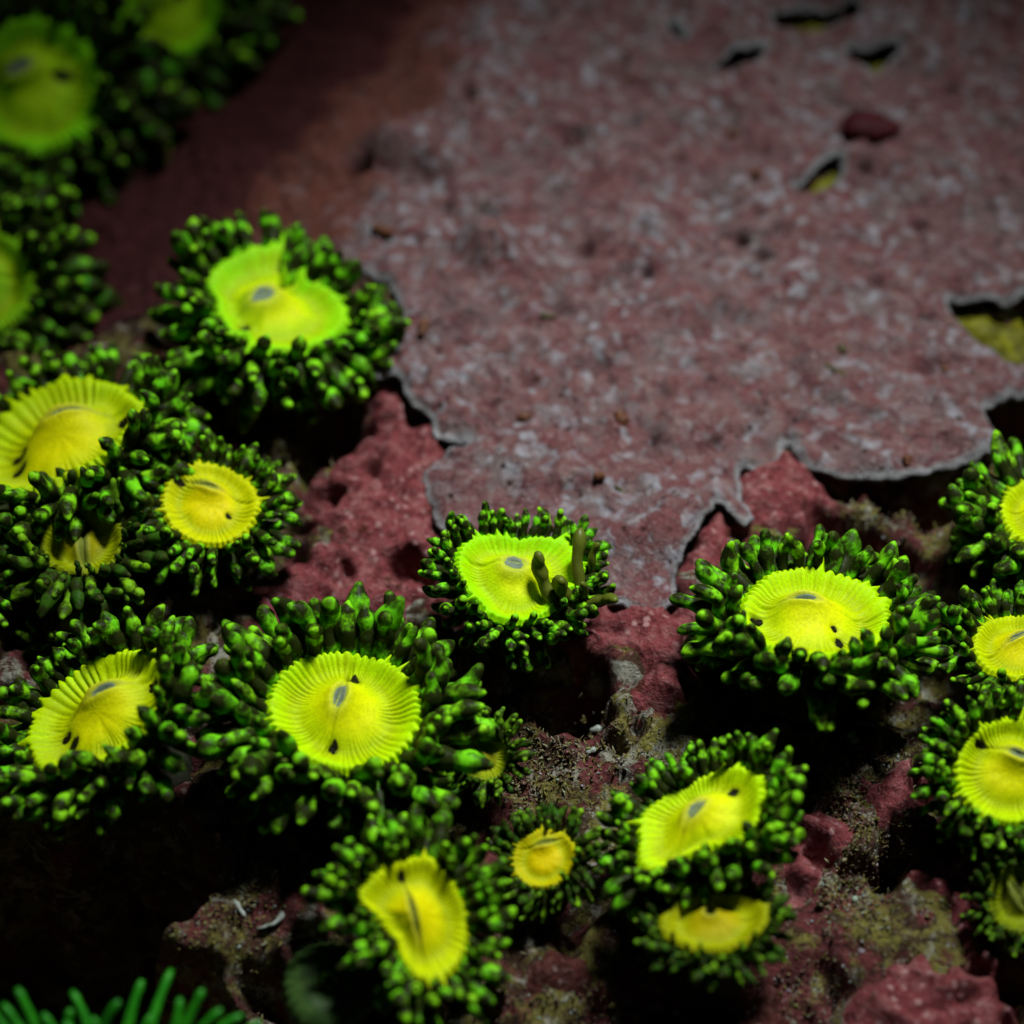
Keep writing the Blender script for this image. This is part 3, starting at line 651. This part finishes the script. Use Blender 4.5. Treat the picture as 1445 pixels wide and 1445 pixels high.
make_polyp('dim polyp cut off by the left edge below the blurred green one', (-32, 398), (82, 80), 0, 0, mouth=(-40, 390), color=(0.16, 0.50, 0.01), yel=0.10, pleats=84, rows=((28, 50, .5), (30, 24, .75), (30, 4, .95), (30, -14, 1.05)), tkey='dim', tmat=M_TENT_SHADED, seed=3)
make_polyp('bright lime polyp with a torn disc beside the pink plate', (385, 430), (108, 80), 12, 5, outline=[(288, 398), (306, 374), (345, 357), (380, 348), (404, 342), (398, 372), (408, 396), (428, 376), (436, 396), (470, 410), (490, 432), (495, 455), (478, 474), (448, 490), (400, 503), (352, 500), (346, 478), (322, 478), (315, 456), (304, 440), (302, 418)],
           mouth=(371, 427), mlen=.20, mwid=.15, mdeg=-25, spots=((346, 461, .075), (397, 402, .06)), color=LIME, rows=((28, 52, .46), (30, 22, .62), (30, -6, .68), (26, -22, .7)), pleat_amp=.014, seed=4)
make_polyp('broad yellow polyp at the left edge with a long slit mouth', (88, 622), (128, 74), -24, 5, outline=[(206, 578), (190, 556), (160, 541), (120, 538), (70, 550), (20, 578), (-30, 620), (-42, 665), (-25, 695), (20, 706), (60, 698), (105, 676), (150, 648), (185, 615)],
           mouth=(101, 600), mlen=.24, mwid=.07, mdeg=-20, spots=((172, 588, .07), (24, 634, .10), (18, 652, .08)), color=(0.42, 0.66, 0.0), rows=((28, 48, .48), (28, 24, .56), (28, 0, .60), (26, -20, .55)), tscale=.80, seed=5)
make_polyp('small round golden polyp with bulb tentacles right of the broad yellow one', (297, 712), (71, 59), 8, 5, mouth=(293, 690), mlen=.27, mwid=.09, mdeg=18, spots=((253, 681, .10), (322, 726, .06)), color=GOLD, rows=((24, 45, .52), (26, 12, .66), (24, -15, .7)), pleats=44, pleat_amp=.035, seed=6, mouth_grey=False)
make_polyp('dark half closed polyp with two yellow lobes below the broad yellow one', (118, 770), (60, 50), 0, 4.6, mouth=(118, 772), mlen=.6, mwid=.12, mdeg=88, spots=((118, 748, .2),), color=(0.10, 0.13, 0.0), yel=.2, rows=((22, 65, .40), (24, 45, .7), (26, 15, .9), (26, -10, .9)), tkey='dull', tmat=M_TENT_DULL, inward=8, closed=.5, pleats=40, pleat_amp=.05, seed=7, mouth_grey=False)
make_polyp('tilted yellow polyp above the black hollow at lower left', (142, 1010), (118, 78), -33, 6, outline=[(244, 965), (238, 938), (215, 922), (188, 917), (150, 922), (112, 940), (80, 965), (52, 995), (36, 1035), (46, 1072), (70, 1102), (98, 1103), (122, 1088), (158, 1062), (200, 1040), (232, 1008)],
           mouth=(155, 984), mlen=.22, mwid=.09, mdeg=-28, spots=((214, 966, .075), (88, 1036, .07), (100, 1046, .08)), color=(0.48, 0.78, 0.0), rows=big, tscale=.92, seed=8)
make_polyp('large bright yellow polyp with black spots above and below its mouth', (486, 1003), (112, 88), 6, 6, mouth=(480, 992), mlen=.20, mwid=.09, mdeg=-72, spots=((498, 958, .09), (470, 1050, .07)), color=(0.45, 0.84, 0.0), rows=((30, 62, .58), (30, 40, .72), (30, 16, .80), (28, -10, .74)), pleats=60, extra=(((386, 1086), (396, 1048), 2.2, 1.1),), seed=9)
make_polyp('lime polyp at the tip of the pink plate with brown tentacles curling over it', (730, 815), (94, 70), 12, 6, outline=[(640, 800), (648, 772), (672, 756), (705, 752), (735, 758), (770, 756), (805, 762), (822, 790), (820, 822), (796, 842), (780, 866), (742, 882), (700, 872), (672, 848), (648, 824)],
           mouth=(724, 803), mlen=.2, mwid=.17, mdeg=10, color=(0.28, 0.84, 0.0), rows=((28, 60, .38), (28, 36, .46), (28, 12, .52), (26, -12, .5)), pleat_amp=.022,
           extra=(((790, 862), (746, 768), 2.4, .60), ((808, 854), (780, 796), 3.0, .85), ((822, 836), (794, 742), 2.4, .60), ((836, 806), (828, 764), 2.2, .8), ((818, 846), (838, 814), 2.0, 1.0), ((826, 850), (884, 838), 1.6, .75)), seed=10)
make_polyp('wide yellow polyp on a grey stalk at right centre', (1150, 870), (110, 66), 3, 7, mouth=(1133, 859), mlen=.21, mwid=.08, mdeg=6, spots=((1068, 867, .075), (1186, 898, .06), (1178, 885, .04)), color=(0.45, 0.84, 0.0), rows=((28, 66, .48), (29, 42, .58), (28, 16, .64), (26, -10, .60)), pleats=58,
           extra=(((1062, 918), (1077, 884), 2.0, 1.0), ((1094, 932), (1130, 894), 2.2, .9)), seed=11)
make_polyp('yellow polyp cut off by the right edge, upper of the close pair', (1440, 912), (70, 46), 0, 5, mouth=(1437, 905), mlen=.3, mwid=.08, mdeg=-25, color=(0.55, 0.72, 0.0), rows=((24, 56, .55), (26, 25, .72), (26, 0, .72)), seed=12)
make_polyp('yellow polyp cut off by the right edge, lower of the close pair', (1428, 1090), (84, 76), 10, 6, mouth=(1434, 1068), mlen=.22, mwid=.09, mdeg=20, spots=((1385, 1049, .08),), color=(0.50, 0.80, 0.0), rows=big, tscale=.95, seed=13)
make_polyp('yellow polyp mostly beyond the right edge, under the dark gap in the plate', (1475, 722), (66, 50), 0, 5, color=(0.55, 0.78, 0.0), rows=((22, 45, .7), (24, 20, .95), (24, -5, .95), (20, -20, .9)), seed=14)
make_polyp('tilted bright yellow polyp at lower right centre with a grey oval mouth', (990, 1152), (108, 68), -26, 6, outline=[(1082, 1108), (1070, 1090), (1040, 1084), (1005, 1090), (965, 1108), (930, 1128), (905, 1150), (900, 1190), (900, 1226), (925, 1234), (960, 1215), (1000, 1196), (1045, 1186), (1072, 1160), (1080, 1130)],
           mouth=(986, 1150), mlen=.24, mwid=.12, mdeg=-50, spots=((1033, 1114, .08),), color=(0.50, 0.84, 0.0), rows=((28, 62, .48), (28, 38, .58), (28, 14, .64), (26, -12, .6)), seed=15)
make_polyp('upright oblong yellow polyp at bottom centre with a long vertical mouth', (592, 1294), (92, 82), 20, 6.5, outline=[(500, 1262), (520, 1240), (545, 1220), (575, 1210), (602, 1204), (618, 1218), (634, 1238), (650, 1262), (660, 1300), (660, 1335), (648, 1365), (622, 1386), (590, 1388), (570, 1365), (560, 1330), (535, 1295)],
           mouth=(582, 1292), mlen=.42, mwid=.06, mdeg=76, spots=((567, 1236, .09),), color=(0.58, 0.72, 0.0), rows=((26, 55, .55), (27, 25, .74), (26, -2, .76)), seed=16, mouth_grey=False)
make_polyp('small golden polyp with a frayed disc in the bottom row', (768, 1212), (48, 41), -25, 3, mouth=(770, 1190), mlen=.3, mwid=.1, mdeg=-15, color=(0.50, 0.42, 0.0), rows=((24, 60, .5), (26, 25, .7), (26, 0, .75)), tkey='dull', tmat=M_TENT_DULL, pleats=40, pleat_amp=.03, hairy=True, seed=17, mouth_grey=False)
make_polyp('flat half closed golden polyp under the lower right polyp', (1008, 1302), (78, 42), -6, 5.0, mouth=(1002, 1296), mlen=.12, mwid=.12, mdeg=0, color=(0.24, 0.23, 0.0), yel=.32, rows=((18, 65, .3), (26, 35, .42), (28, 5, .5), (28, -20, .5)), tkey='dull', tmat=M_TENT_DULL, closed=.12, pleats=40, pleat_amp=.03, seed=18, mouth_grey=False)
make_polyp('small fuzzy olive polyp right of the large yellow one', (684, 1068), (36, 36), 0, 3, mouth=(680, 1068), mlen=.4, mwid=.1, mdeg=60, color=(0.09, 0.13, 0.005), yel=0.15, rows=((18, 70, .6), (20, 35, .8), (22, 5, .8)), tkey='dull', tmat=M_TENT_DULL, closed=.5, pleats=36, pleat_amp=.04, seed=19, mouth_grey=False)
make_polyp('dull olive half closed polyp at the lower right edge', (1436, 1268), (46, 50), 0, 3, mouth=(1436, 1264), mlen=.4, mwid=.15, mdeg=60, color=(0.035, 0.06, 0.004), yel=0.05, rows=((18, 75, .5), (20, 50, .6), (22, 20, .6)), tkey='dull', tmat=M_TENT_DULL, closed=.5, pleats=36, pleat_amp=.04, seed=20, mouth_grey=False)
make_polyp('golden polyp mostly hidden behind the tilted yellow one', (104, 876), (46, 26), -18, 0.5, color=(0.60, 0.36, 0.0), rows=((18, 50, .55), (20, 20, .7), (20, 0, .7)), tkey='dull', tmat=M_TENT_DULL, pleats=40, seed=21)
make_polyp('polyp beyond the left edge with only its green tentacle tips in view', (-62, 815), (52, 44), 0, 4, color=(0.45, 0.60, 0.0), rows=((20, 40, .55), (22, 12, .7), (22, -10, .7)), seed=22)

# a closed polyp: folded dome with a puckered rim
def closed_polyp(px, py, R0, label):
    P = surf(px, py); root = link('zoanthid_polyp', None, None, None, P); tag(root, label, 'coral polyp', 'zoanthid polyps of the colony')
    na, prof = 96, [(0.72, -1.2), (0.80, 0.0), (1.0, 0.5), (1.06, 0.85), (1.0, 1.08), (0.86, 1.24), (0.66, 1.34), (0.44, 1.36), (0.26, 1.28), (0.10, 1.12)]
    V = []
    for j, (s_, z_) in enumerate(prof):
        for k in range(na):
            q = 2*math.pi*k/na; m = 1+0.045*math.cos(24*q)*sstep(2, 5, j)*1.0+0.05*math.sin(3*q+1)
            V.append((R0*s_*m*math.cos(q), R0*s_*m*math.sin(q)-0.3*R0*z_*0.5, R0*z_*0.8*(1+0.05*math.sin(2*q))))
    F_ = [(j*na+k, j*na+(k+1) % na, (j+1)*na+(k+1) % na, (j+1)*na+k) for j in range(len(prof)-1) for k in range(na)]
    link('column', mesh('column', V, F_), m_plain('closed_polyp_skin', (0.018, 0.040, 0.010), (0.045, 0.09, 0.02), 0.8, 0.5, 0.08), root)
    vr = variants('dull', M_TENT_DULL)
    for i in range(12):
        q = 2*math.pi*i/12+random.uniform(-.1, .1); o = bpy.data.objects.new('tentacle', random.choice(vr)); COL.objects.link(o); o.parent = root
        d = Vector((-math.cos(q)*0.8, -math.sin(q)*0.8, 0.35+random.uniform(-.2, .2))); 
        L = R0*random.uniform(.22, .30)
        o.matrix_local = Matrix.Translation(Vector((R0*.30*math.cos(q), R0*.30*math.sin(q)-0.19*R0, R0*1.0))*S) @ d.to_track_quat('Z', 'X').to_matrix().to_4x4() @ Matrix.Diagonal((L, L, L, 1))
closed_polyp(470, 1405, 2.9, 'tightly closed dark dome polyp at the bottom edge')

# ------------------------------------------------------------------ green anemone at the lower left corner
AB = G(165, 1610, 0); AB[2] = float(Hs(AB[0], AB[1])[0])
an = link('sea_anemone', None, None, None, AB); tag(an, 'thin armed bright green anemone rising at the lower left corner', 'anemone')
zt = AB[2]+2.5; V = []; prof = [(4.2, AB[2]-1.0), (3.8, AB[2]+0.5), (3.4, AB[2]*0.3+zt*0.7), (4.2, zt-0.4), (4.4, zt), (3.8, zt+0.25), (2.0, zt-0.1), (0.5, zt-0.5)]
for s_, z_ in prof:
    for k in range(40):
        q = 2*math.pi*k/40; V.append((s_*1.9*math.cos(q)*(1+0.03*math.sin(9*q)), s_*math.sin(q), z_-AB[2]))
link('column', mesh('column', V, [(j*40+k, j*40+(k+1) % 40, (j+1)*40+(k+1) % 40, (j+1)*40+k) for j in range(len(prof)-1) for k in range(40)]), M_ANEM, an)
TIPS = [(24, 1394), (101, 1398), (168, 1412), (201, 1383), (242, 1368), (286, 1396), (312, 1424), (92, 1440), (100, 1424), (342, 1432), (4, 1416), (254, 1408), (60, 1430), (130, 1436), (368, 1442), (-30, 1405), (215, 1432)]
for k, (tx, ty) in enumerate(TIPS):
    r = random.Random(k); tip = G(tx, ty, zt+5.0+r.uniform(-1, 1)); a = (tx-165)/230.0
    b0 = AB+np.array([a*4.2, 2.6*math.sqrt(max(0.05, 1-min(1, abs(a))**2))*r.uniform(-0.2, 1), zt-AB[2]-0.1])
    t = np.linspace(0, 1, 16)[:, None]; mid = b0*0.5+tip*0.5+np.array([r.uniform(-1.8, 1.8)-a*0.8, r.uniform(-.6, .6), 1.2])
    path = b0*(1-t)**2+2*mid*t*(1-t)+tip*t**2-AB
    tt = t[:, 0]; rad = 0.42*(1-tt)**1.0+0.17+0.07*sstep(.85, .95, tt); rad = np.where(tt > .95, rad*0.55, rad)
    V, F_, A = tube(path, rad, 10); link('tentacle', mesh('tentacle', V, F_), M_ANEM, an)

# ------------------------------------------------------------------ debris lying on the plate and the rock
def bit(name, label, px, py, L, wd, deg, mat, z=None, cat='detritus', curve=0.0, group='bits lying on the plate'):
    if z is None:
        P = G(px, py, PZ); P[2] = float(plate_top(np.array([P[0]]), np.array([P[1]]))[0]); P = G(px, py, P[2])
    else: P = surf(px, py)
    a = math.radians(deg); d = np.array([math.cos(a), -math.sin(a)/math.sin(ELEV), 0]); d /= np.linalg.norm(d); pr = np.array([-d[1], d[0], 0])
    t = np.linspace(-1, 1, 13); rs = random.Random(int(px*3+py)); path = np.array([d*L/2*s+pr*curve*L*(s*s-0.5)+np.array([0, 0, wd*0.28]) for s in t])
    rad = wd/2*np.sqrt(np.clip(1-np.abs(t)**3.0, 0.02, 1))*(1+(0.22 if wd < 1.5 else 0.07)*np.sin(t*5+rs.uniform(0, 6)))
    V, F_, A = tube(path, rad, 8); V[:, 2] = V[:, 2]*(0.8 if wd < 1.5 else 0.42)
    V += 0.10*wd*np.stack([noise2(V[:, 0]*3/max(1, wd), V[:, 1]*3/max(1, wd)+k, k) for k in range(3)], 1)
    return tag(link(name, mesh(name, V, F_), mat, None, P), label, cat, group)
bit('detritus_pellet', 'orange brown pellet beside the torn lime polyp, upper of two', 540, 326, 2.0, .8, 20, M_PELLET, curve=.15)
bit('detritus_pellet', 'upright orange brown pellet on the plate right of the torn lime polyp', 597, 463, 1.7, .8, -75, M_PELLET)
bit('detritus_pellet', 'dark brown pellet near the middle of the plate', 772, 448, 1.4, .6, 5, M_OLIVE_BIT)
bit('detritus_pellet', 'small dark brown pellet on the lower left lobe of the plate', 740, 590, 1.3, .6, -10, M_PELLET)
bit('detritus_pellet', 'broad orange pellet below the middle of the plate', 876, 593, 1.4, 1.0, 70, M_PELLET)
bit('detritus_pellet', 'orange pellet at the head of the thin curved worm tube', 846, 674, .9, .7, 0, M_PELLET)
bit('worm_tube', 'thin curved brown worm tube on the lower plate', 868, 690, 2.4, .28, 28, M_OLIVE_BIT, cat='worm tube', curve=-.12)
bit('worm_tube', 'straight thin brown worm tube on the right of the plate', 1180, 524, 2.9, .42, 32, M_OLIVE_BIT, cat='worm tube')
bit('detritus_pellet', 'upright brown pellet right of the straight worm tube', 1330, 516, 1.6, .6, 75, M_PELLET)
bit('detritus_pellet', 'tiny brown pellet above the straight worm tube', 1188, 494, 1.0, .6, 50, M_OLIVE_BIT)
bit('detritus_pellet', 'tiny rust pellet near the bottom edge of the plate at right', 1280, 650, 1.0, .6, -80, M_PELLET)
bit('detritus_pellet', 'rusty pellet in the pit at the centre right of the plate', 1080, 350, 1.2, .8, 80, M_PELLET)
bit('detritus_pellet', 'orange fleck on the plate below the dark upper pit', 1036, 192, .9, .7, 10, M_PELLET)
bit('detritus_pellet', 'rusty fleck in the upper middle of the plate', 890, 113, .9, .7, 0, M_PELLET)
bit('detritus_pellet', 'dark fleck left of the narrow slit in the plate', 1068, 247, .9, .7, 60, M_PELLET)
bit('detritus_pellet', 'brown fleck in the upper right of the plate', 1340, 128, .9, .7, -60, M_PELLET)
bit('maroon_lump', 'smooth dark maroon lump standing in for a hollow on the upper right of the plate', 1228, 182, 4.6, 3.2, 8, M_MAROONLUMP, cat='sponge', group='lumps on the plate')  # dark lump added in place of a maroon hollow in the plate
bit('maroon_lump', 'dull maroon sponge lump in the pit at the upper middle of the plate', 808, 198, 2.2, 1.9, -20, M_MAROONLUMP, cat='sponge', group='lumps on the plate')
bit('detritus_pellet', 'dull orange sponge smear on the crimson crust by the plate', 588, 634, 2.6, 1.1, -10, M_PELLET, z=0, group='bits lying on the rock')
bit('shell_fragment', 'white shell splinter on the turf below the dark crevice', 802, 1028, 1.2, .5, -5, M_WHITE, z=0, cat='shell', group='bits lying on the rock')
bit('shell_fragment', 'second white shell splinter just right on the turf', 843, 1030, 1.1, .5, -10, M_WHITE, z=0, cat='shell', group='bits lying on the rock')
bit('shell_fragment', 'white shell splinter lower on the turf left of the tentacles', 836, 1060, 1.0, .4, -20, M_WHITE, z=0, cat='shell', group='bits lying on the rock')
bit('shell_fragment', 'pale blue grain at the left rim of the dark crevice', 716, 976, .7, .5, -20, M_WHITE, z=0, cat='shell', group='bits lying on the rock')
bit('shell_fragment', 'pale grain below the blue one at the crevice rim', 720, 1000, .8, .4, 40, M_WHITE, z=0, cat='shell', group='bits lying on the rock')
bit('worm_tube', 'white curled worm tube on the ridge right of the black hollow', 388, 1288, 3.0, .4, -60, M_WHITE, z=0, cat='worm tube', curve=.35, group='bits lying on the rock')
bit('shell_fragment', 'thin white splinter standing on the ridge', 338, 1282, 1.5, .3, 50, M_WHITE, z=0, cat='shell', group='bits lying on the rock')
bit('shell_fragment', 'grey shell chip below the wide polyp on the right', 1222, 1024, 1.6, .5, 15, M_WHITE, z=0, cat='shell', group='bits lying on the rock')
bit('shell_fragment', 'white shell chip left of the grey one', 1203, 1042, 1.0, .6, 60, M_WHITE, z=0, cat='shell', group='bits lying on the rock')

# grit and turf nobody could count: on bare rock between the crusts
def grit():
    ico = np.array([(0, 0, 1), (.9, 0, .3), (.28, .85, .3), (-.72, .52, .3), (-.72, -.52, .3), (.28, -.85, .3), (.7, .5, -.5), (-.3, .8, -.5), (-.9, 0, -.5), (-.3, -.8, -.5), (.7, -.5, -.5)])
    fc = [(0, 1, 2), (0, 2, 3), (0, 3, 4), (0, 4, 5), (0, 5, 1), (1, 6, 2), (2, 7, 3), (3, 8, 4), (4, 9, 5), (5, 10, 1), (2, 6, 7), (3, 7, 8), (4, 8, 9), (5, 9, 10), (1, 10, 6), (6, 10, 9, 8, 7)]
    V, F_, C = [], [], []
    zones = [(800, 1050, 110, 60, 260), (1215, 1130, 70, 110, 420), (1200, 1250, 60, 80, 300), (340, 1240, 60, 110, 420), (270, 850, 60, 40, 150), (430, 620, 80, 50, 200), (740, 1110, 40, 40, 120), (1260, 730, 80, 40, 160),
             (650, 1420, 200, 30, 160), (1000, 1400, 200, 50, 260), (1330, 1300, 110, 140, 200), (250, 1330, 50, 40, 120), (480, 1160, 160, 40, 120), (700, 720, 700, 700, 500)]
    for (cx, cy, sx, sy, n) in zones:
        for _ in range(n):
            px, py = random.gauss(cx, sx*.6), random.gauss(cy, sy*.6)
            p = surf(px, py)
            if sdf(np.array([p[0]]), np.array([p[1]]), PLATE_G)[0] < 0.5 or p[2] < -5: continue
            s = random.uniform(.05, .17)*(2.0 if random.random() < .06 else 1); rot = Matrix.Rotation(random.uniform(0, 6.3), 3, Vector((random.gauss(0, 1), random.gauss(0, 1), random.gauss(0, 1))).normalized())
            q = (ico*np.array([1, random.uniform(.5, 1), random.uniform(.2, .6)])*RNG.uniform(.75, 1.2, (11, 1))) @ np.array(rot).T*s
            b = len(V); V += list(q+np.array([p[0], p[1], p[2]+s*.25])); F_ += [tuple(i+b for i in f) for f in fc]
            c = random.choice([(.30, .33, .30), (.22, .20, .10), (.16, .13, .03), (.20, .19, .03), (.10, .06, .03), (.14, .04, .04), (.24, .26, .23), (.08, .04, .02)])
            C += [tuple(x*random.uniform(.7, 1.15) for x in c)]*11
    return mesh('shell_grit', np.array(V), F_, None, True, C)
tag(link('shell_grit', grit(), M_GRAIN), 'loose shell grit and sand grains caught on the bare rock', 'grit', kind='stuff')

# short turf algae on the bare tan rock
def turf():
    V, F_, C = [], [], []
    zones = [(800, 1050, 110, 50, 420), (1215, 1120, 70, 100, 420), (1195, 1240, 50, 80, 300), (340, 1220, 60, 110, 420), (270, 850, 60, 40, 150), (430, 620, 80, 50, 250), (740, 1100, 40, 40, 150), (1270, 725, 80, 30, 200),
             (650, 1420, 200, 30, 200), (1000, 1400, 200, 50, 250), (480, 1160, 160, 40, 150)]
    for (cx, cy, sx, sy, n) in zones:
        for _ in range(n):
            p = surf(random.gauss(cx, sx*.6), random.gauss(cy, sy*.6))
            if sdf(np.array([p[0]]), np.array([p[1]]), PLATE_G)[0] < 0.3 or p[2] < -6: continue
            L = random.uniform(.2, .6); wd = random.uniform(.05, .13); a = random.uniform(0, 6.3); ln = random.uniform(.2, 1.3); b2 = random.uniform(-.8, .8)
            d = np.array([math.cos(a)*ln, math.sin(a)*ln, 1.0]); d /= np.linalg.norm(d); sd = np.array([-math.sin(a), math.cos(a), 0]); up = np.cross(d, sd)
            b = len(V)
            for f, w_ in ((0, 1), (.5, .9), (1, .25)):
                c = p+d*L*f+sd*b2*L*f*f*.5-np.array([0, 0, .05])
                for q in (0, 2.09, 4.19): V.append(c+wd*w_*(math.cos(q)*sd+math.sin(q)*up))
            for j in (0, 1):
                for k in range(3): F_.append((b+j*3+k, b+j*3+(k+1) % 3, b+j*3+3+(k+1) % 3, b+j*3+3+k))
            F_.append((b+6, b+7, b+8))
            c = random.choice([(.16, .14, .02), (.12, .10, .02), (.10, .05, .02), (.20, .19, .10), (.07, .03, .015), (.15, .13, .06)])
            C += [c]*9
    return mesh('turf_algae', np.array(V), F_, None, True, C)
tag(link('turf_algae', turf(), M_GRAIN), 'short tan and olive turf algae fuzz on the bare rock', 'turf algae', kind='stuff')
